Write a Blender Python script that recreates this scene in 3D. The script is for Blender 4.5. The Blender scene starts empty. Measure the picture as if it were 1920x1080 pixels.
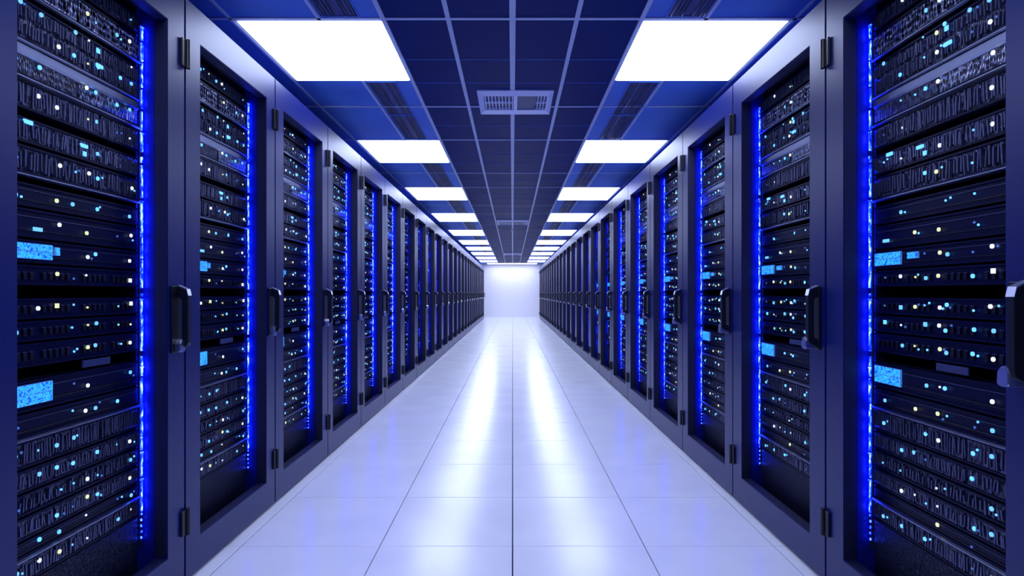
import bpy, bmesh, math, random
from mathutils import Vector, Matrix
R = random.Random(7)
PI = math.pi
C = bpy.context.scene.collection
scn = bpy.context.scene

# ------------------------------------------------------------------ measurements (metres)
EYE = 1.144            # camera height
CEIL = 2.564           # ceiling height
XL, XR = -1.288, 1.23  # door fronts of the two rack rows
YEND = 27.0            # end wall
YBACK = -2.2           # wall behind the camera
LEFT_SEAMS = [1.332, 2.177, 3.004, 3.861, 4.708, 5.589, 6.49, 7.407]
RIGHT_SEAMS = [1.265, 2.175, 3.091, 4.002, 4.948, 5.897, 6.875, 7.85]
while LEFT_SEAMS[-1] < 24.6: LEFT_SEAMS.append(LEFT_SEAMS[-1] + 0.925)
while RIGHT_SEAMS[-1] < 24.4: RIGHT_SEAMS.append(RIGHT_SEAMS[-1] + 0.965)

# ------------------------------------------------------------------ materials
def mat(name, col, rough=.5, metal=0., spec=.5, emit=None, estr=0., coat=0.):
    m = bpy.data.materials.new(name); m.use_nodes = True
    b = m.node_tree.nodes['Principled BSDF']
    b.inputs['Base Color'].default_value = (*col, 1)
    b.inputs['Roughness'].default_value = rough
    b.inputs['Metallic'].default_value = metal
    b.inputs['Specular IOR Level'].default_value = spec
    b.inputs['Coat Weight'].default_value = coat
    if name == 'rack_paint': b.inputs['Specular Tint'].default_value = (.82, .90, 1., 1)
    if emit:
        b.inputs['Emission Color'].default_value = (*emit, 1)
        b.inputs['Emission Strength'].default_value = estr
    return m
def nodes(m): return m.node_tree.nodes, m.node_tree.links, m.node_tree.nodes['Principled BSDF']
def tex_coord(m, scale=(1, 1, 1), rnd=False):
    n, l, b = nodes(m)
    tc = n.new('ShaderNodeTexCoord'); mp = n.new('ShaderNodeMapping')
    mp.inputs['Scale'].default_value = scale
    l.new(tc.outputs['Object'], mp.inputs['Vector'])
    if rnd:
        oi = n.new('ShaderNodeObjectInfo'); mu = n.new('ShaderNodeMath'); mu.operation = 'MULTIPLY'; mu.inputs[1].default_value = 37.
        cx = n.new('ShaderNodeCombineXYZ')
        l.new(oi.outputs['Random'], mu.inputs[0]); l.new(mu.outputs[0], cx.inputs[0]); l.new(mu.outputs[0], cx.inputs[2])
        l.new(cx.outputs[0], mp.inputs['Location'])
    return mp
def ramp(m, src, stops):
    n, l, b = nodes(m); r = n.new('ShaderNodeValToRGB')
    r.color_ramp.elements[0].position = stops[0][0]; r.color_ramp.elements[0].color = (*stops[0][1], 1)
    r.color_ramp.elements[1].position = stops[-1][0]; r.color_ramp.elements[1].color = (*stops[-1][1], 1)
    for p, c in stops[1:-1]:
        e = r.color_ramp.elements.new(p); e.color = (*c, 1)
    l.new(src, r.inputs[0]); return r
def noise_bump(m, scale, strength, dist=.001, vec=(1, 1, 1), detail=2, rough=None, base=None):
    n, l, b = nodes(m); mp = tex_coord(m, vec)
    t = n.new('ShaderNodeTexNoise'); t.inputs['Scale'].default_value = scale; t.inputs['Detail'].default_value = detail
    l.new(mp.outputs[0], t.inputs['Vector'])
    if strength:
        bp = n.new('ShaderNodeBump'); bp.inputs['Strength'].default_value = strength; bp.inputs['Distance'].default_value = dist
        l.new(t.outputs['Fac'], bp.inputs['Height']); l.new(bp.outputs[0], b.inputs['Normal'])
    if rough:
        mr = n.new('ShaderNodeMapRange'); mr.inputs[3].default_value = rough[0]; mr.inputs[4].default_value = rough[1]
        l.new(t.outputs['Fac'], mr.inputs[0]); l.new(mr.outputs[0], b.inputs['Roughness'])
    if base:
        r = ramp(m, t.outputs['Fac'], [(.3, base[0]), (.7, base[1])]); l.new(r.outputs[0], b.inputs['Base Color'])
    return m
M = {}
PAINT = (.002, .007, .115)
M['paint'] = noise_bump(mat('rack_paint', PAINT, .36, 0, .55), 900, .05, .0003)
M['inner'] = noise_bump(mat('rack_interior', (.006, .008, .035), .55), 60, 0, rough=(.45, .65))
M['liner'] = noise_bump(mat('rack_liner', (.004, .010, .22), .38, 0, .3), 400, .05, .0003)
M['black'] = noise_bump(mat('black_plastic', (.004, .005, .012), .35), 300, .05, .0003)
M['chrome'] = noise_bump(mat('chrome', (.62, .65, .78), .28, 1.), 120, .04, .0005)
M['silver'] = noise_bump(mat('brushed_rail', (.30, .33, .48), .32, 1.), 90, .25, .001, (.05, 1, 6))
M['tbar'] = noise_bump(mat('ceiling_bar', (.42, .50, .74), .5, 0, .3), 40, 0, rough=(.4, .6))
M['vent'] = noise_bump(mat('vent_white', (.62, .68, .95), .45), 40, 0, rough=(.4, .55))
M['vent_dark'] = noise_bump(mat('vent_navy', (.03, .04, .16), .5), 40, 0, rough=(.45, .6))  # dark navy of the vent backing and damper plate
M['wall'] = noise_bump(mat('wall_paint', (.90, .91, .96), .6), 12, 0, rough=(.5, .7), base=((.88, .89, .95), (.93, .94, .98)))
M['wall_side'] = noise_bump(mat('side_wall_paint', (.08, .1, .25), .6), 12, 0, rough=(.5, .7))
M['grout'] = noise_bump(mat('grout', (.02, .025, .08), .6), 30, 0, rough=(.5, .7))
M['tile'] = noise_bump(mat('floor_tile', (.86, .87, .97), .3, 0, .7), 3, .02, .002, (1, 1, 1), 3, rough=(.195, .235), base=((.86, .87, .93), (.93, .94, .98)))
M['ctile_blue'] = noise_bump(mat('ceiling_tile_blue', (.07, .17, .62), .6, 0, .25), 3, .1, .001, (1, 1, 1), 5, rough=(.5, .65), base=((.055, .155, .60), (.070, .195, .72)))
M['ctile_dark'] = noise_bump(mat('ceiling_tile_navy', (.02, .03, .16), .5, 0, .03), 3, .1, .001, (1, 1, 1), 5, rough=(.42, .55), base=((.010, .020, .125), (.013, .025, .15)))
M['grille'] = noise_bump(mat('grille_metal', (.035, .04, .07), .45), 25, .3, .003, (1, .2, 1), 4, rough=(.35, .6), base=((.018, .025, .08), (.06, .085, .28)))
M['port'] = noise_bump(mat('port_black', (.003, .003, .008), .3), 90, 0, rough=(.2, .4))
M['smooth'] = noise_bump(mat('server_smooth', (.002, .003, .035), .34, 0, .12), 200, .08, .0004, (.1, 1, 1))
M['bay'] = noise_bump(mat('drive_carrier', (.085, .095, .20), .3, .7), 160, .3, .001, (1, 1, .4), rough=(.2, .45))
M['plate'] = noise_bump(mat('label_plate', (.02, .03, .14), .5), 40, 0, rough=(.4, .6))

def mesh_metal(name, lo, hi, rough, metal, sx, sz, bump):
    """woven / slotted metal: stretched cells running upright across the face"""
    m = mat(name, lo, rough, metal, .6); n, l, b = nodes(m)
    mp = tex_coord(m, (sx, 1, sz), True)
    nz = n.new('ShaderNodeTexNoise'); nz.inputs['Scale'].default_value = .6; nz.inputs['Detail'].default_value = 2
    l.new(mp.outputs[0], nz.inputs['Vector'])
    mx = n.new('ShaderNodeMix'); mx.data_type = 'VECTOR'; mx.inputs['Factor'].default_value = .12
    l.new(mp.outputs[0], mx.inputs[4]); l.new(nz.outputs['Color'], mx.inputs[5])
    v = n.new('ShaderNodeTexVoronoi'); v.inputs['Scale'].default_value = 1.; v.inputs['Randomness'].default_value = .55
    l.new(mx.outputs[1], v.inputs['Vector'])
    r = ramp(m, v.outputs['Distance'], [(.28, (.002, .002, .008)), (.42, lo), (.75, hi)])
    l.new(r.outputs[0], b.inputs['Base Color'])
    bp = n.new('ShaderNodeBump'); bp.inputs['Strength'].default_value = bump; bp.inputs['Distance'].default_value = .003
    l.new(v.outputs['Distance'], bp.inputs['Height']); l.new(bp.outputs[0], b.inputs['Normal'])
    return m
M['mesh'] = mesh_metal('server_mesh', (.014, .018, .06), (.07, .08, .18), .28, .55, 170, 60, .9)
M['mesh_bright'] = mesh_metal('server_mesh_bright', (.06, .07, .15), (.40, .43, .62), .24, .8, 190, 55, .9)
M['perf'] = mesh_metal('perforated_panel', (.008, .010, .03), (.05, .06, .14), .3, .6, 190, 190, .8)

def emitter(name, col, s, sampling='NONE'):
    m = mat(name, (.02, .03, .1), .4, 0, .5, col, s); m.cycles.emission_sampling = sampling; return m
M['led_blue'] = emitter('led_blue', (.10, .42, 1.), 2.0)
M['led_cyan'] = emitter('led_cyan', (.15, .54, 1.), 1.25)
M['led_white'] = emitter('led_white', (.80, .90, 1.), 1.2)
M['led_warm'] = emitter('led_warm', (.85, .90, .52), 1.0)
M['led_dim'] = emitter('led_dim', (.08, .22, .9), .6)
LED_SET = ['led_blue', 'led_cyan', 'led_white', 'led_warm', 'led_dim']

def screen_mat():
    m = mat('lit_screen', (.01, .02, .08), .3); n, l, b = nodes(m); m.cycles.emission_sampling = 'AUTO'
    mp = tex_coord(m, (1, 1, 1), True)
    v = n.new('ShaderNodeTexVoronoi'); v.inputs['Scale'].default_value = 160; v.distance = 'CHEBYCHEV'
    l.new(mp.outputs[0], v.inputs['Vector'])
    nz = n.new('ShaderNodeTexNoise'); nz.inputs['Scale'].default_value = 70; nz.inputs['Detail'].default_value = 4
    l.new(mp.outputs[0], nz.inputs['Vector'])
    mu = n.new('ShaderNodeMath'); mu.operation = 'MULTIPLY_ADD'; mu.inputs[1].default_value = .75
    l.new(v.outputs['Distance'], mu.inputs[0]); l.new(nz.outputs['Fac'], mu.inputs[2])
    r = ramp(m, mu.outputs[0], [(.42, (.0, .05, .8)), (.60, (.004, .22, 1.)), (.82, (.05, .50, 1.)), (1., (.0, .08, .7))])
    l.new(r.outputs[0], b.inputs['Emission Color']); b.inputs['Emission Strength'].default_value = 1.25
    return m
M['screen'] = screen_mat()
def strip_mat():
    m = mat('led_strip', (.01, .02, .3), .4); n, l, b = nodes(m); m.cycles.emission_sampling = 'AUTO'
    mp = tex_coord(m, (1, 1, .35))
    nz = n.new('ShaderNodeTexNoise'); nz.inputs['Scale'].default_value = 130; nz.inputs['Detail'].default_value = 3
    l.new(mp.outputs[0], nz.inputs['Vector'])
    r = ramp(m, nz.outputs['Fac'], [(.38, (.0, .001, .25)), (.48, (.001, .008, .9)), (.55, (.008, .028, 1.)), (.68, (.04, .07, 1.))])
    l.new(r.outputs[0], b.inputs['Emission Color']); b.inputs['Emission Strength'].default_value = 24.
    return m
M['strip'] = strip_mat()
M['lamp'] = emitter('light_diffuser', (.60, .68, 1.), 11.5, 'FRONT')
M['lamp_fill'] = emitter('fill_diffuser', (.66, .68, .86), 8.6, 'FRONT')  # glow of the fill light added before the end wall
M['strip_far'] = emitter('led_strip_far', (.002, .012, 1.), 1.3)

# ------------------------------------------------------------------ mesh helpers
class MB:
    def __init__(s): s.v = []; s.f = []; s.m = []; s.mats = []
    def mi(s, m):
        if m not in s.mats: s.mats.append(m)
        return s.mats.index(m)
    def face(s, pts, m):
        i = len(s.v); s.v += pts; s.f.append(list(range(i, i + len(pts)))); s.m.append(s.mi(m))
    def box(s, a, b, m):
        x0, y0, z0 = a; x1, y1, z1 = b; i = len(s.v); k = s.mi(m)
        s.v += [(x0, y0, z0), (x1, y0, z0), (x1, y1, z0), (x0, y1, z0), (x0, y0, z1), (x1, y0, z1), (x1, y1, z1), (x0, y1, z1)]
        for q in ((0, 3, 2, 1), (4, 5, 6, 7), (0, 1, 5, 4), (1, 2, 6, 5), (2, 3, 7, 6), (3, 0, 4, 7)):
            s.f.append([i + j for j in q]); s.m.append(k)
    def ring(s, o, n, y0, y1, m, m_in=None):
        """rectangular frame in the xz plane; o, n = (x0, x1, z0, z1) outer and inner"""
        i = len(s.v); k = s.mi(m)
        def rect(r, y): return [(r[0], y, r[2]), (r[1], y, r[2]), (r[1], y, r[3]), (r[0], y, r[3])]
        s.v += rect(o, y0) + rect(n, y0) + rect(o, y1) + rect(n, y1)
        for j in range(4):
            q = (j + 1) % 4
            for t in ((j, q, 4 + q, 4 + j), (8 + q, 8 + j, 12 + j, 12 + q), (q, j, 8 + j, 8 + q), (4 + j, 4 + q, 12 + q, 12 + j)):
                s.f.append([i + x for x in t]); s.m.append(s.mi(m_in) if m_in and t[0] == 4 + j else k)
    def prism(s, pts, axis, a, b, m):
        """polygon pts extruded along axis ('x','y','z') from a to b"""
        i = len(s.v); k = s.mi(m); n = len(pts)
        def P(p, t): return {'x': (t, p[0], p[1]), 'y': (p[0], t, p[1]), 'z': (p[0], p[1], t)}[axis]
        s.v += [P(p, a) for p in pts] + [P(p, b) for p in pts]
        s.f.append([i + j for j in range(n)][::-1]); s.m.append(k)
        s.f.append([i + n + j for j in range(n)]); s.m.append(k)
        for j in range(n):
            q = (j + 1) % n; s.f.append([i + j, i + q, i + n + q, i + n + j]); s.m.append(k)
    def mesh(s, name, bevel=0, seg=1):
        me = bpy.data.meshes.new(name); me.from_pydata(s.v, [], s.f)
        for m in s.mats: me.materials.append(M[m])
        me.polygons.foreach_set('material_index', s.m)
        bm = bmesh.new(); bm.from_mesh(me)
        bmesh.ops.recalc_face_normals(bm, faces=bm.faces[:])
        if bevel:
            e = [x for x in bm.edges if len(x.link_faces) == 2 and x.calc_face_angle(0) > .5]
            bmesh.ops.bevel(bm, geom=e, offset=bevel, segments=seg, affect='EDGES', clamp_overlap=True)
        bm.to_mesh(me); bm.free(); me.update(); return me
    def obj(s, name, parent=None, loc=(0, 0, 0), bevel=0, seg=1):
        o = bpy.data.objects.new(name, s.mesh(name, bevel, seg)); C.objects.link(o)
        o.location = loc; o.parent = parent; return o
def link(name, me, parent, loc):
    o = bpy.data.objects.new(name, me); C.objects.link(o); o.parent = parent; o.location = loc; return o
def empty(name, loc=(0, 0, 0), rz=0.):
    o = bpy.data.objects.new(name, None); C.objects.link(o); o.location = loc; o.rotation_euler.z = rz
    o.empty_display_size = .1; return o
def tag(o, label, cat, group=None, kind=None):
    o['label'] = label; o['category'] = cat
    if group: o['group'] = group
    if kind: o['kind'] = kind
    return o
def struct(o): o['kind'] = 'structure'; return o
kids = {}
def copy_tree(o, parent=None):
    c = o.copy(); C.objects.link(c); c.parent = parent
    for ch in list(o.children): copy_tree(ch, c)
    return c
def octagon(r, rz=None, n=8):
    rz = rz or r
    return [(r * math.cos(PI * 2 * (k + .5) / n), rz * math.sin(PI * 2 * (k + .5) / n)) for k in range(n)]

# ------------------------------------------------------------------ setting: floor, walls, ceiling
fl = MB()
fl.box((-2.6, YBACK, -.10), (2.6, YEND + .1, -.012), 'grout')
xs = [-2.45, -1.839, -1.228, -.601, 0., .597, 1.183, 1.79, 2.4]
hw = [.003, .003, .003, .0022, .0028, .0022, .003, .003, .003]
y = 2.505 - .6 * 7
rows = []
while y < YEND: rows.append(y); y += .6
for i in range(len(xs) - 1):
    for r in rows:
        y1 = min(r + .6 - .0016, YEND)
        x0, x1, y0 = xs[i] + hw[i], xs[i + 1] - hw[i + 1], r + .0016
        b = .0012; k = fl.mi('tile'); q = len(fl.v)
        fl.v += [(x0, y0, -.012), (x1, y0, -.012), (x1, y1, -.012), (x0, y1, -.012), (x0, y0, -b), (x1, y0, -b), (x1, y1, -b), (x0, y1, -b),
                 (x0 + b, y0 + b, 0), (x1 - b, y0 + b, 0), (x1 - b, y1 - b, 0), (x0 + b, y1 - b, 0)]
        for j in range(4):
            n = (j + 1) % 4
            fl.f.append([q + j, q + n, q + 4 + n, q + 4 + j]); fl.m.append(k)
            fl.f.append([q + 4 + j, q + 4 + n, q + 8 + n, q + 8 + j]); fl.m.append(k)
        fl.f.append([q + 8, q + 9, q + 10, q + 11]); fl.m.append(k)
struct(fl.obj('floor'))
b = MB(); b.box((-2.6, YEND, -.1), (2.6, YEND + .1, CEIL + .15), 'wall'); struct(b.obj('wall_back'))
b = MB(); b.box((-2.6, YBACK - .1, -.1), (2.6, YBACK, CEIL + .15), 'wall_side'); struct(b.obj('wall_front'))
b = MB(); b.box((-2.6, YBACK, -.1), (-2.5, YEND, CEIL + .15), 'wall_side'); struct(b.obj('wall_left'))
b = MB(); b.box((2.5, YBACK, -.1), (2.6, YEND, CEIL + .15), 'wall_side'); struct(b.obj('wall_right'))
b = MB(); b.box((-1.25, YEND - .012, .0), (1.2, YEND, .055), 'wall'); struct(b.obj('baseboard_back', bevel=.002))

LP = [.56, 2.868, 5.118, 7.407, 9.80, 12.38, 14.75, 16.92, 19.1, 21.45, 23.75]       # where each pair of lights begins
LLEN = [.82, .817, .867, .98, 1.09, 1.14, 1.2, 1.2, 1.25, 1.3, 1.3]
XI, XO, XM = .667, 1.447, 1.0
c = MB()
def panel_hole(x0, x1, y0, y1):
    return any(y0 < LP[i] + LLEN[i] - .001 and y1 > LP[i] + .001 and x0 >= XI - .01 and x1 <= XO + .01 for i in range(len(LP)))
cross = sorted([YBACK] + [v for p, ln in zip(LP, LLEN) for v in (p, p + ln)] + [4.2, 6.52, 8.9, 11.4, 13.95, 1.9] + [YEND])
for sgn in (-1, 1):
    for x0, x1 in ((0, .332), (.332, XI), (XI, XO), (XO, 2.5)):
        for y0, y1 in zip(cross[:-1], cross[1:]):
            if y1 - y0 < .01 or panel_hole(x0, x1, y0, y1): continue
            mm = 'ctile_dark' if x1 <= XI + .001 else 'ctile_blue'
            a, d = sorted((sgn * x0, sgn * x1))
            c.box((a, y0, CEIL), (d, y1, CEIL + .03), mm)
c.box((-2.5, YBACK, CEIL + .13), (2.5, YEND, CEIL + .15), 'grout')
struct(c.obj('ceiling'))
t = MB()
for x, w in ((0, .016), (-.332, .012), (.332, .012), (-XI, .012), (XI, .012)):
    t.box((x - w, YBACK, CEIL - .008), (x + w, YEND, CEIL + .001), 'tbar')
for x in (-XM, XM, -XO - .01, XO + .01):
    prev = YBACK
    for p, ln in zip(LP, LLEN):
        if abs(x) < XO: t.box((x - .009, prev, CEIL - .006), (x + .009, p, CEIL + .001), 'tbar')
        prev = p + ln
    if abs(x) > XO: t.box((x - .008, YBACK, CEIL - .006), (x + .008, YEND, CEIL + .001), 'tbar')
    else: t.box((x - .009, prev, CEIL - .006), (x + .009, YEND, CEIL + .001), 'tbar')
struct(t.obj('trim_1'))
t = MB()
for y in [p - .012 for p in LP] + [4.2, 6.52, 8.9, 11.4, 1.9]:
    w = .010 if y < 9 else .007
    for a, d in ((-1.7, -XI - .012), (-XI + .012, -.344), (-.32, -.016), (.016, .32), (.344, XI - .012), (XI + .012, 1.7)):
        t.box((a, y - w, CEIL - .006), (d, y + w, CEIL + .001), 'tbar')
for k in range(4):
    for y in (3.36, 3.73, 4.68):
        y += 2.3 * k
        for a, d in ((-XI + .012, -.344), (-.32, -.016), (.016, .32), (.344, XI - .012)):
            t.box((a, y - .0025, CEIL - .002), (d, y + .0025, CEIL + .001), 'ctile_blue')
struct(t.obj('trim_2'))

# ------------------------------------------------------------------ ceiling lights
ORD = ['first', 'second', 'third', 'fourth', 'fifth', 'sixth', 'seventh', 'eighth', 'ninth', 'tenth', 'eleventh', 'twelfth', 'thirteenth',
       'fourteenth', 'fifteenth', 'sixteenth', 'seventeenth', 'eighteenth', 'nineteenth', 'twentieth', 'twenty-first', 'twenty-second',
       'twenty-third', 'twenty-fourth', 'twenty-fifth', 'twenty-sixth', 'twenty-seventh', 'twenty-eighth', 'twenty-ninth', 'thirtieth']
for i, (p, ln) in enumerate(zip(LP, LLEN)):
    for sgn, side in ((-1, 'left'), (1, 'right')):
        e = empty('ceiling_light', (sgn * (XI + XO) / 2, p + ln / 2, CEIL))
        w, h = (XO - XI) / 2, ln / 2
        f = MB()
        for a, d in (((-w, -h), (w, -h + .012)), ((-w, h - .012), (w, h)), ((-w, -h + .012), (-w + .012, h - .012)), ((w - .012, -h + .012), (w, h - .012))):
            f.box((a[0], a[1], -.004), (d[0], d[1], .05), 'tbar')
        f.box((-w, -h, .05), (w, h, .058), 'tbar')
        f.obj('frame', e)
        g = MB(); k = g.mi('lamp'); q = len(g.v); a, bb = w - .012, h - .012
        g.v += [(-a, -bb, .045), (a, -bb, .045), (a, bb, .045), (-a, bb, .045), (-a, -bb, -.004), (a, -bb, -.004), (a, bb, -.004), (-a, bb, -.004),
                (-a + .01, -bb + .01, -.012), (a - .01, -bb + .01, -.012), (a - .01, bb - .01, -.012), (-a + .01, bb - .01, -.012)]
        for j in range(4):
            n = (j + 1) % 4
            g.f += [[j, n, 4 + n, 4 + j], [4 + j, 4 + n, 8 + n, 8 + j]]; g.m += [k, k]
        g.f += [[0, 1, 2, 3], [8, 9, 10, 11]]; g.m += [k, k]
        g.obj('diffuser', e)
        if i == 0: lab = 'lit rectangular ceiling panel above the camera on the %s, beyond the top of the picture' % side
        elif i == 1: lab = 'largest lit white ceiling panel on the %s side of the ceiling' % side
        else: lab = 'lit white ceiling panel on the %s, %s one from the front' % (side, ORD[i - 1])
        tag(e, lab, 'ceiling light', 'rectangular ceiling light panels')

# return grilles between the lights
for i in range(0, 8):
    y0, y1 = LP[i] + LLEN[i] + .02, LP[i + 1] - .03
    for sgn, side in ((-1, 'left'), (1, 'right')):
        e = empty('ceiling_grille', (sgn * .885, (y0 + y1) / 2, CEIL))
        L = (y1 - y0) / 2; wx = .095
        f = MB()
        for a, d in (((-wx - .008, -L), (-wx, L)), ((wx, -L), (wx + .008, L)), ((-wx, -L), (wx, -L + .01)), ((-wx, L - .01), (wx, L)), ((-wx, -.012), (wx, .012))):
            f.box((a[0], a[1], -.006), (d[0], d[1], 0), 'ctile_blue')
        f.obj('frame', e)
        g = MB(); g.box((-wx, -L + .01, -.0012), (wx, L - .01, 0), 'grille'); g.obj('backing', e)
        s = MB(); rr = random.Random(i * 2 + sgn)
        for k in range(10):
            x = -wx + .012 + k * .0185
            if rr.random() < .12: continue
            tilt = rr.uniform(.002, .007)
            q = len(s.v); 
            s.prism([(x, -.0012), (x + .003, -.0012), (x + .003 + tilt, -.012), (x + tilt, -.012)], 'y', -L + .012, -.013, 'grille')
            s.prism([(x, -.0012), (x + .003, -.0012), (x + .003 + tilt, -.012), (x + tilt, -.012)], 'y', .013, L - .012, 'grille')
        s.obj('slats', e)
        pos = 'in front of the largest light panel' if i == 0 else 'between the %s and %s light panels' % (ORD[i - 1], ORD[i])
        tag(e, 'dark slatted ceiling grille on the %s, %s' % (side, pos), 'ceiling grille', 'dark slatted grilles between the ceiling lights')

# central supply-air diffusers
def air_diffuser(x, y0, y1, w, label, detail=True):
    e = empty('air_vent', (x, (y0 + y1) / 2, CEIL)); L = (y1 - y0) / 2; h = w / 2
    f = MB(); k = f.mi('vent')
    # sloping border: outer rim near the ceiling, inner rim lower
    def rect(a, l, bb, z): return [(-a, l, z), (a, l, z), (a, bb, z), (-a, bb, z)]
    ix = h - .045; ly, lb = L - .13, -L + .045       # inner opening
    f.v += rect(h, -L, L, 0) + rect(h, -L, L, -.008) + [(-ix, lb, -.030), (ix, lb, -.030), (ix, ly - .04, -.030), (-ix, ly - .04, -.030)] + [(-ix, lb, -.012), (ix, lb, -.012), (ix, ly - .04, -.012), (-ix, ly - .04, -.012)]
    for j in range(4):
        n = (j + 1) % 4
        f.f += [[j, n, 4 + n, 4 + j], [4 + j, 4 + n, 8 + n, 8 + j], [8 + j, 8 + n, 12 + n, 12 + j]]; f.m += [k] * 3
    f.obj('frame', e)
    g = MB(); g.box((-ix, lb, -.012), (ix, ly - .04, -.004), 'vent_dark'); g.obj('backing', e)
    if detail:
        yb, yt = lb, ly - .04; ym = (yb + yt) / 2
        v = MB()
        for k in range(9):
            x0 = -ix + .006 + k * (ix / 9.2)
            v.box((x0, yb, -.026), (x0 + .006, yt, -.012), 'vent')
        v.box((-ix, ym - .006, -.027), (-.012, ym + .006, -.012), 'vent')
        v.obj('louvre', e)
        v = MB(); v.box((ix - .075, ym - .006, -.027), (ix, ym + .006, -.012), 'vent')
        for k in range(3):
            x0 = ix - .02 - k * .022
            v.box((x0, yb, -.026), (x0 + .005, yt, -.012), 'vent')
        v.obj('louvre', e)
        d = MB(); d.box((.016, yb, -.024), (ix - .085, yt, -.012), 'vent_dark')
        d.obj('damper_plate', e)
        m_ = MB(); m_.box((-.012, yb, -.031), (.014, yt, -.012), 'vent'); m_.obj('centre_bar', e)
    tag(e, label, 'air vent', 'air vents along the middle of the ceiling')
air_diffuser(.02, 3.86, 4.37, .54, 'pale rectangular louvred air vent nearest the camera, in middle of dark ceiling')
air_diffuser(0., 10.7, 11.5, .62, 'middle pale air vent along the centre line of the ceiling')
air_diffuser(0., 19.6, 20.5, .62, 'small farthest pale air vent, near the end wall')
e = empty('fire_sprinkler', (.0, 12.2, CEIL)); 
s = MB(); s.prism(octagon(.035, n=12), 'z', -.012, 0, 'chrome'); s.obj('escutcheon', e)
s = MB(); s.prism(octagon(.012, n=10), 'z', -.050, -.012, 'chrome'); s.obj('body', e)
s = MB(); s.prism(octagon(.026, n=12), 'z', -.058, -.050, 'chrome'); s.obj('deflector', e)
tag(e, 'small metal sprinkler head hanging just beyond the middle ceiling air vent', 'sprinkler')

# fill light added on the ceiling to brighten the end wall
e = empty('added_fill_light', (-.02, 26.35, CEIL))
f = MB(); f.box((-1.2, -.32, -.004), (1.2, -.30, 0), 'tbar'); f.box((-1.2, .30, -.004), (1.2, .32, 0), 'tbar'); f.box((-1.2, -.30, -.004), (-1.18, .30, 0), 'tbar'); f.box((1.18, -.30, -.004), (1.2, .30, 0), 'tbar')
f.obj('frame', e)
g = MB(); g.box((-1.18, -.30, -.012), (1.18, .30, 0), 'lamp_fill'); g.obj('diffuser', e)
tag(e, 'long added fill light on the ceiling just in front of the white end wall', 'ceiling light')

# ------------------------------------------------------------------ server rack
RH, DZ0, DZ1 = 2.31, .152, 2.168
SIDE = {'left': dict(W=.845, o0=.110, o1=.735), 'right': dict(W=.910, o0=.118, o1=.792)}
FY = .092     # depth of the server fronts behind the door front

def strip_mesh(name, seed, sm='strip', keep=1.):
    r = random.Random(seed); s = MB(); z = .335
    s.box((-.0075, .0035, .20), (.0075, .008, 2.15), 'inner')
    breaks = [.915, 1.148, 1.655]
    while z < 2.13:
        L = r.choice((.035, .05, .07, .09, .12)); 
        z1 = min(z + L, 2.135)
        for bk in breaks:
            if z < bk < z1 + .01: z1 = bk - .005
        if z1 - z > .01 and r.random() < keep:
            ox = r.uniform(-.0012, .0012); w = r.uniform(.0028, .0044)
            s.prism([(ox + a, c_) for a, c_ in octagon(w, w, 6)], 'z', z, z1, sm)
            if r.random() < .3: s.box((ox - .008, -.002, z1 - .004), (ox + .008, .002, z1), sm)
        z = z1 + r.uniform(.003, .012)
        for bk in breaks:
            if abs(z - bk) < .013: z = bk + .016
    for k in range(5):
        z = .32 - k * .022; s.box((-.0012, -.001, z), (.0012, .004, z + .008), sm)
    return s.mesh(name)

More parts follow.
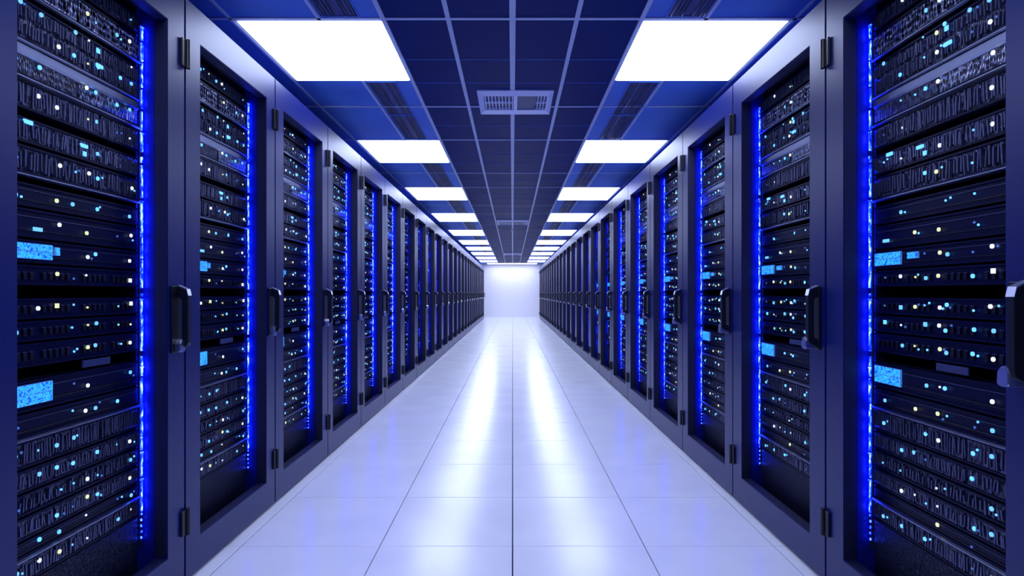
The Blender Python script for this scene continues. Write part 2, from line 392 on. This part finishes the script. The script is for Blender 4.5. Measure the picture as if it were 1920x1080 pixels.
def make_rack(side):
    S = SIDE[side]; W, o0, o1 = S['W'], S['o0'], S['o1']
    root = empty('server_rack')
    c = MB(); g = .002
    c.box((g, .056, .05), (.018, 1.05, RH), 'paint'); c.box((W - .018, .056, .05), (W - g, 1.05, RH), 'paint')
    c.box((.018, .056, RH - .02), (W - .018, 1.05, RH), 'paint'); c.box((.018, 1.03, .05), (W - .018, 1.05, RH - .02), 'inner')
    c.box((.018, .056, .05), (W - .018, 1.03, .07), 'inner')
    c.box((.02, .03, .0), (W - .02, 1.03, .05), 'paint')
    c.obj('cabinet', root)
    l = MB()
    l.box((o0 - .012, .052, .10), (o0 - .004, .16, DZ1 + .03), 'liner'); l.box((o1 + .004, .052, .10), (o1 + .012, .16, DZ1 + .03), 'liner')
    l.box((o0 - .004, .098, .10), (o0 + .033, .104, DZ1 + .03), 'liner'); l.box((o1 - .028, .098, .10), (o1 + .004, .104, DZ1 + .03), 'liner')
    l.box((o0 + .027, .104, .10), (o0 + .033, .8, DZ1 + .03), 'inner'); l.box((o1 - .028, .104, .10), (o1 - .022, .8, DZ1 + .03), 'inner')
    l.box((o0 - .012, .052, DZ1 + .03), (o1 + .012, .8, DZ1 + .036), 'inner')
    l.obj('mounting_frame', root)
    v = MB(); v.box((o0 + .033, .094, .10), (o1 - .028, .100, .318), 'perf'); v.obj('vent_panel', root)
    d = MB(); d.ring((.0035, W - .0035, .012, RH), (o0, o1, DZ0, DZ1), 0, .05, 'paint', 'inner')
    door = d.obj('door', root, bevel=.0025, seg=2)
    for x, nm in ((o0 + .012, 1), (o1 - .009, 2)):
        link('led_strip', strip_mesh('led_strip_%s_%d' % (side, nm), nm + len(side)), root, (x, .090, 0))
    # handle on the right stile: backing plate, pull bar with angled ends, cap, lock
    hx = (o1 + W) / 2 - .004
    h = MB(); h.box((hx - .036, -.008, .918), (hx + .030, 0, 1.172), 'black')
    h.prism([(-.006, .925), (-.044, .945), (-.046, .955), (-.046, 1.135), (-.040, 1.155), (-.006, 1.17), (-.006, 1.130), (-.020, 1.122), (-.022, 1.115), (-.022, .975), (-.020, .968), (-.006, .96)],
            'x', hx + .0, hx + .022, 'black')
    ho = h.obj('handle', door, bevel=.0015)
    cp = MB(); cp.prism([(-.006, 1.171), (-.040, 1.156), (-.046, 1.135), (-.0475, 1.136), (-.0415, 1.160), (-.006, 1.176)], 'x', hx - .001, hx + .023, 'chrome')
    o = cp.obj('handle_cap', door); o['label'] = 'shiny grey metal cap'
    lk = MB(); q = [(-.018, .0), (-.016, .03), (-.006, .044), (.010, .044), (.017, .03), (.018, 0), (.012, -.006), (-.010, -.006)]
    lk.prism([(hx - .004 + a, .925 + b_) for a, b_ in q], 'y', -.030 if side == 'left' else -.052, -.006, 'chrome')
    o = lk.obj('lock', door, bevel=.003, seg=2); o['label'] = 'silver lock barrel'
    hu = (-.034, .004) if side == 'left' else (-.004, .034)
    for z0 in (2.026, 1.0e-9 + .195):
        k = MB(); zc = .115 if z0 > 1 else .105
        k.box((hu[0], -.010, z0 + .004), (hu[1], -.001, z0 + zc - .004), 'black')
        cx = 0 if side == 'right' else 0
        k.prism([(cx + a, -.012 + b_) for a, b_ in octagon(.009, n=8)], 'z', z0, z0 + zc, 'black')
        k.obj('hinge', door, bevel=.0015)
    # cable-management label plate in the dark gap
    p = MB(); p.box((o0 + .033 + .30, .089, .905), (o0 + .033 + .42, .094, .928), 'plate'); p.obj('label_plate', root)
    return root

# slots: (bottom, top, style, rail?, list of lights)   heights in metres
SLOTS = [
 (2.098, 2.168, 'mesh', 0), (1.998, 2.088, 'bright', 1), (1.858, 1.978, 'double', 1), (1.757, 1.848, 'silver', 1), (1.667, 1.750, 'mesh', 0),
 (1.572, 1.645, 'mesh', 0), (1.484, 1.566, 'drives', 1), (1.392, 1.460, 'smooth', 0), (1.304, 1.388, 'smooth', 0), (1.232, 1.300, 'display', 0),
 (1.168, 1.228, 'ports', 0), (1.071, 1.132, 'ports', 0), (1.007, 1.067, 'ports', 0), (.934, 1.003, 'ports', 0), (.808, .898, 'display', 0),
 (.734, .804, 'smooth', 1), (.650, .730, 'mesh', 0), (.582, .646, 'mesh', 0), (.516, .578, 'drives', 0), (.448, .512, 'mesh', 0),
 (.398, .444, 'smooth', 1), (.324, .394, 'mesh', 0)]
LOOK = {'mesh': 'black mesh-fronted', 'bright': 'bright silver mesh-fronted', 'double': 'tall black double-row', 'silver': 'silver-edged mesh',
        'drives': 'black drive-bay', 'smooth': 'smooth dark', 'display': 'dark', 'ports': 'dark port-lined'}
COLS = {'left': [.205, .275, .345, .404, .458, .50, .598, .66], 'right': [.212, .300, .358, .409, .462, .492, .590, .653]}
# colour tendency of every column of lights
CC = [['led_cyan', 'led_blue', 'led_dim'], ['led_cyan', 'led_blue', 'led_white'], ['led_cyan', 'led_warm', 'led_white', 'led_blue'], ['led_blue', 'led_cyan', 'led_dim'],
      ['led_white', 'led_warm', 'led_white'], ['led_blue', 'led_cyan'], ['led_cyan', 'led_blue', 'led_dim'], ['led_white', 'led_cyan', 'led_white']]

def led_mesh(kind, m):
    s = MB()
    if kind == 'round': s.prism(octagon(.0058, .0066), 'y', -.003, .001, m)
    elif kind == 'small': s.prism(octagon(.0034, .0036, 6), 'y', -.002, .001, m)
    elif kind == 'square': s.box((-.006, -.003, -.007), (.006, .001, .007), m)
    elif kind == 'wide': s.box((-.014, -.004, -.0055), (.014, .001, .0055), m)
    return s.mesh('status_light_' + kind)
LEDM = {(k, m): led_mesh(k, m) for k in ('round', 'small', 'square', 'wide') for m in LED_SET}

def bezel(side, idx):
    """front of one unit in local space: x 0..w, front at y=0, z 0..h"""
    S = SIDE[side]; z0, z1, st, rail = SLOTS[idx]; w = S['o1'] - S['o0'] - .061; h = z1 - z0 - .003
    s = MB(); r = random.Random(idx * 13 + len(side))
    body = {'mesh': 'mesh', 'bright': 'mesh_bright', 'double': 'mesh', 'silver': 'mesh', 'drives': 'mesh', 'smooth': 'smooth', 'display': 'smooth', 'ports': 'smooth'}[st]
    s.box((.0, .004, 0), (w, .02, h), body)
    # lips top and bottom
    lip = 'smooth' if st != 'silver' else 'silver'
    s.box((0, -.002, h - .006), (w, .004, h), lip); s.box((0, -.002, 0), (w, .004, .006), 'smooth')
    if st == 'silver': s.prism([(-.004, h), (-.004, h - .022), (.004, h - .030), (.004, h)], 'x', 0, w, 'silver')
    if st in ('mesh', 'bright', 'silver'):
        top = h - (.032 if st == 'silver' else .008)
        n = 3 if st == 'mesh' else 2
        for k in range(n):
            a = w * k / n + .006; c_ = w * (k + 1) / n - .006
            s.box((a, .0, .008), (c_, .004, top), body if st != 'silver' or k == 0 else 'mesh_bright')
    if st in ('drives', 'double', 'bright', 'mesh'):
        rowsn = 2 if st == 'double' else 1
        n = {'drives': 44, 'double': 52, 'bright': 60, 'mesh': 56}[st]
        m_ = {'drives': 'bay', 'double': 'bay', 'bright': 'mesh_bright', 'mesh': 'bay'}[st]
        for q in range(rowsn):
            b0 = .008 + q * (h - .012) / rowsn; b1 = b0 + (h - .012) / rowsn - .004
            for k in range(n):
                if r.random() < .08: continue
                x0 = w * k / n + .002; x1 = w * (k + 1) / n - .002
                if st in ('bright', 'mesh', 'double', 'drives'): 
                    x0 += r.uniform(-.0015, .0015); x1 = x0 + r.uniform(.003, .0055); sk = r.uniform(-.004, .004); za = b0 + r.uniform(0, .012); zb = b1 - r.uniform(0, .014); dy = r.uniform(-.005, -.001)
                    s.prism([(x0, za), (x1, za), (x1 + sk, zb), (x0 + sk, zb)], 'y', dy, .004, m_); continue
                dy = r.uniform(-.005, -.002)
                s.box((x0, dy, b0), (x1, .004, b1), m_)
                s.box((x0 + .003, dy - .003, b0 + .006), (x0 + .007, dy, b1 - .006 - r.uniform(0, .01)), 'silver' if r.random() < .3 else 'black')
    if st == 'ports':
        n = 24
        for k in range(n):
            if k in (5, 11, 12, 18): continue
            x0 = .02 + (w - .04) * k / n
            s.box((x0, -.0015, h * .28), (x0 + .012, .004, h * .62), 'port')
            s.box((x0 - .001, .0, h * .62), (x0 + .013, .004, h * .66), 'bay')
    if st in ('smooth', 'display'):
        s.box((.01, .001, h * .25), (w - .01, .004, h * .3), 'port'); s.box((.01, .001, h * .72), (w - .01, .004, h * .75), 'bay')
    return s

def unit_lights(side, idx):
    """(x, z, shape, material) of each status light on the unit, in local space"""
    S = SIDE[side]; z0, z1, st, rail = SLOTS[idx]; h = z1 - z0; base = S['o0'] + .033
    r = random.Random(100 + idx * 7 + (0 if side == 'left' else 3)); out = []
    rowz = {2: [.40, .17 + .02]}.get(idx, None)
    rows_ = [.098, .034] if st == 'double' else [h * .5]
    for q, rz in enumerate(rows_):
        for c_, u in enumerate(COLS[side]):
            pr = {'mesh': .62, 'bright': .55, 'double': .7, 'silver': .6, 'drives': .66, 'smooth': .55, 'display': .55, 'ports': .75}[st]
            if idx in (1, 5, 8, 20): pr = .4
            if c_ in (4, 7): pr += .3
            if st == 'display' and c_ < 3: continue
            if r.random() > pr * .92: continue
            m = r.choice(CC[c_]); sh = 'round' if r.random() < .72 else 'small'
            if 7 <= idx <= 15 and c_ in (2, 4) and r.random() < .45: m = 'led_warm'
            if m in ('led_dim',): sh = 'small'
            if st == 'ports' and r.random() < .2: sh = 'square'
            out.append((u - base + r.uniform(-.006, .006), min(max(rz + r.uniform(-.008, .008), .012), h - .014), sh, m))
            if r.random() < .28: out.append((u - base + r.uniform(.014, .022), min(max(rz + r.uniform(-.012, .012), .01), h - .014), 'small', r.choice(['led_cyan', 'led_blue', 'led_dim'])))
    if idx == 5: out += [((.445 if side == 'left' else .385) - base, h * .62, 'wide', 'led_blue'), ((.448 if side == 'left' else .405) - base, h * .28, 'square', 'led_blue'), (.24 - base, h * .8, 'wide', 'led_blue')]
    if idx == 8: out += [((.272 if side == 'left' else .222) - base, h * .3, 'wide', 'led_cyan')]
    if idx == 2: out += [(.50 - base, .088, 'square', 'led_blue'), (.505 - base, .040, 'wide', 'led_blue')]
    return out
LIGHTS = {(s, i): unit_lights(s, i) for s in SIDE for i in range(len(SLOTS))}
def screen_rects(side, idx):
    if SLOTS[idx][2] != 'display': return []
    base = SIDE[side]['o0'] + .033; h = SLOTS[idx][1] - SLOTS[idx][0]
    a, c_ = (.160, .325) if side == 'left' else (.160, .292)
    if idx == 9:
        return [(a - base, c_ - base, h * .16, h * .82), ((.337, .352, h * .38, h * .75) if side == 'left' else (.328, .372, h * .40, h * .72))][:1] + \
               [((.335 - base, .352 - base, h * .38, h * .75) if side == 'left' else (.325 - base, .372 - base, h * .40, h * .72))]
    return [(a - base, c_ - base, h * .18, h * .84)]

def make_unit(side, idx, separate):
    S = SIDE[side]; z0, z1, st, rail = SLOTS[idx]; w = S['o1'] - S['o0'] - .061; h = z1 - z0 - .003
    root = empty('rack_server')
    cs = MB(); cs.box((.002, .02, .001), (w - .002, .68, h - .001), 'inner'); cs.obj('chassis', root)
    bezel(side, idx).obj('bezel', root)
    if rail:
        rl = MB(); rl.prism([(-.004, -.0095), (-.012, -.0065), (-.012, -.0035), (-.004, -.0005), (.02, -.0005), (.02, -.0095)], 'x', 0, w, 'silver')
        o = rl.obj('slide_rail', root); o['label'] = 'pale brushed metal rail'
    if separate:
        for x, z, sh, m in LIGHTS[side, idx]:
            yy = -.003 if SLOTS[idx][2] not in ('drives', 'double') else -.008
            o = link('status_light', LEDM[sh, m], root, (x, yy, z))
            lb = {'led_warm': 'yellowish white light', 'led_white': 'white light', 'led_cyan': 'pale cyan light', 'led_blue': 'bright blue light', 'led_dim': 'dim blue light'}[m]
            o['label'] = lb
    else:
        s = MB()
        for x, z, sh, m in LIGHTS[side, idx]: s.box((x - .005, -.010, z - .006), (x + .005, -.001, z + .006), m)
        s.obj('status_lights', root)
    for a, c_, b0, b1 in screen_rects(side, idx):
        k = MB(); k.box((a, -.003, b0), (c_, .003, b1), 'led_dim'); nc = max(1, round((c_ - a) / .036)); nr = 2 if b1 - b0 > .03 else 1
        for q in range(nc):
            for t_ in range(nr):
                ca, cb = a + (c_ - a) * q / nc + .0012, a + (c_ - a) * (q + 1) / nc - .0012
                ra, rb = b0 + (b1 - b0) * t_ / nr + .0012, b0 + (b1 - b0) * (t_ + 1) / nr - .0012
                k.box((ca, -.005, ra), (cb, -.003, rb), 'screen')
        o = k.obj('display', root); o['label'] = 'glowing cyan display'
    return root

racks = {'left': make_rack('left'), 'right': make_rack('right')}
units = {(s, i): {True: None, False: None} for s in SIDE for i in range(len(SLOTS))}
UPOS = ['topmost', 'second from the top', 'third from the top', 'fourth from the top', 'fifth from the top', 'sixth from the top', 'seventh from the top', 'eighth from the top',
        'ninth from the top', 'tenth from the top', 'eleventh from the top', 'eleventh from the bottom', 'tenth from the bottom', 'ninth from the bottom', 'eighth from the bottom',
        'seventh from the bottom', 'sixth from the bottom', 'fifth from the bottom', 'fourth from the bottom', 'third from the bottom', 'second from the bottom', 'bottommost']
UPOS = UPOS
far = MB()
def rack_xf(side, k, seams):
    W = SIDE[side]['W']; a, b_ = seams[k], seams[k + 1]; sc = (b_ - a) / W
    return ((XL, a, 0), PI / 2, sc) if side == 'left' else ((XR, b_, 0), -PI / 2, sc)
first_rack = {'left': True, 'right': True}
FARSTRIP = [strip_mesh('led_strip_sparse_%d' % q, 40 + q, 'strip_far', .55) for q in range(3)]
for side, seams in (('left', LEFT_SEAMS), ('right', RIGHT_SEAMS)):
    n = len(seams) - 1
    for k in range(n):
        loc, rz, sc = rack_xf(side, k, seams)
        root = racks[side] if first_rack[side] else copy_tree(racks[side])
        first_rack[side] = False
        root.location = loc; root.rotation_euler.z = rz; root.scale = (sc, 1, 1)
        if k >= 6:
            for ch in root.children:
                if ch.name.startswith('led_strip'): ch.data = FARSTRIP[k % 3]
        if k == 0: lab = 'nearest tall server rack on the %s, cut off by the picture edge' % side
        elif k == n - 1: lab = 'farthest server rack on the %s, next to the white end wall' % side
        else: lab = 'tall dark server rack with framed door, %s from the front on the %s' % (ORD[k], side)
        tag(root, lab, 'server rack', 'server racks along the %s of the aisle' % side)
        near = k < 7 if side == 'left' else k < 6
        mx = Matrix.Translation(loc) @ Matrix.Rotation(rz, 4, 'Z') @ Matrix.Diagonal((sc, 1, 1, 1))
        ux = SIDE[side]['o0'] + .033
        for i, (z0, z1, st, rail) in enumerate(SLOTS):
            sep = True
            if near:
                p = units[side, i][sep]
                if p is None:
                    p = make_unit(side, i, sep); units[side, i][sep] = p; u = p
                else: u = copy_tree(p)
                u.location = mx @ Vector((ux, FY, z0)); u.rotation_euler.z = rz; u.scale = (sc, 1, 1)
                if k > 0 and sep:      # every rack blinks differently: some lights change
                    rr = random.Random(k * 100 + i + (50 if side == 'right' else 0))
                    for ch in list(u.children):
                        if ch.name.startswith('status_light') and rr.random() < .25: ch.location.x += rr.uniform(-.012, .012); ch.location.z += rr.uniform(-.004, .004)
                what = LOOK[st] + ' server' + (' with cyan display' if st == 'display' else '')
                where = 'nearest rack on the %s' % side if k == 0 else '%s rack on the %s' % (ORD[k], side)
                tag(u, '%s, %s in the %s' % (what, UPOS[i], where), 'server', 'server units in the racks')
            else:
                w = SIDE[side]['o1'] - SIDE[side]['o0'] - .061; q = len(far.v)
                far.box((ux, FY, z0), (ux + w, FY + .3, z1 - .003), {'bright': 'mesh_bright', 'silver': 'mesh_bright'}.get(st, 'mesh' if st in ('mesh', 'drives', 'double') else 'smooth'))
                for x, z, sh, m in LIGHTS[side, i]:
                    if R.random() > .35 - k * .008: continue
                    m = R.choice(['led_dim', 'led_dim', 'led_blue'])
                    far.box((ux + x - .006, FY - .008, z0 + z - .006), (ux + x + .006, FY - .001, z0 + z + .006), m)
                for a, c_, b0, b1 in (screen_rects(side, i)[:1] if k < 8 else []): far.box((ux + a, FY - .005, z0 + b0), (ux + c_, FY - .001, z0 + b1), 'screen')
                for j in range(q, len(far.v)): far.v[j] = tuple(mx @ Vector(far.v[j]))
o = far.obj('rack_server_units')
tag(o, 'rows of dark server units with tiny lights filling the distant racks', 'servers', kind='stuff')

# ------------------------------------------------------------------ world, camera, view
w = bpy.data.worlds.new('World'); scn.world = w; w.use_nodes = True
w.node_tree.nodes['Background'].inputs[0].default_value = (.01, .02, .12, 1); w.node_tree.nodes['Background'].inputs[1].default_value = .2
cam = bpy.data.cameras.new('Camera'); co = bpy.data.objects.new('Camera', cam); C.objects.link(co)
co.location = (0, 0, EYE); co.rotation_euler = (PI / 2, 0, 0)
cam.sensor_width = 36; cam.lens = 36 * 1038 / 1920; cam.shift_x = -1 / 1920; cam.shift_y = 10 / 1920
cam.clip_start = .02; cam.clip_end = 100
scn.camera = co
vs = scn.view_settings
vs.view_transform = 'Standard'; vs.look = 'None'; vs.exposure = 0; vs.gamma = 1; vs.use_curve_mapping = False
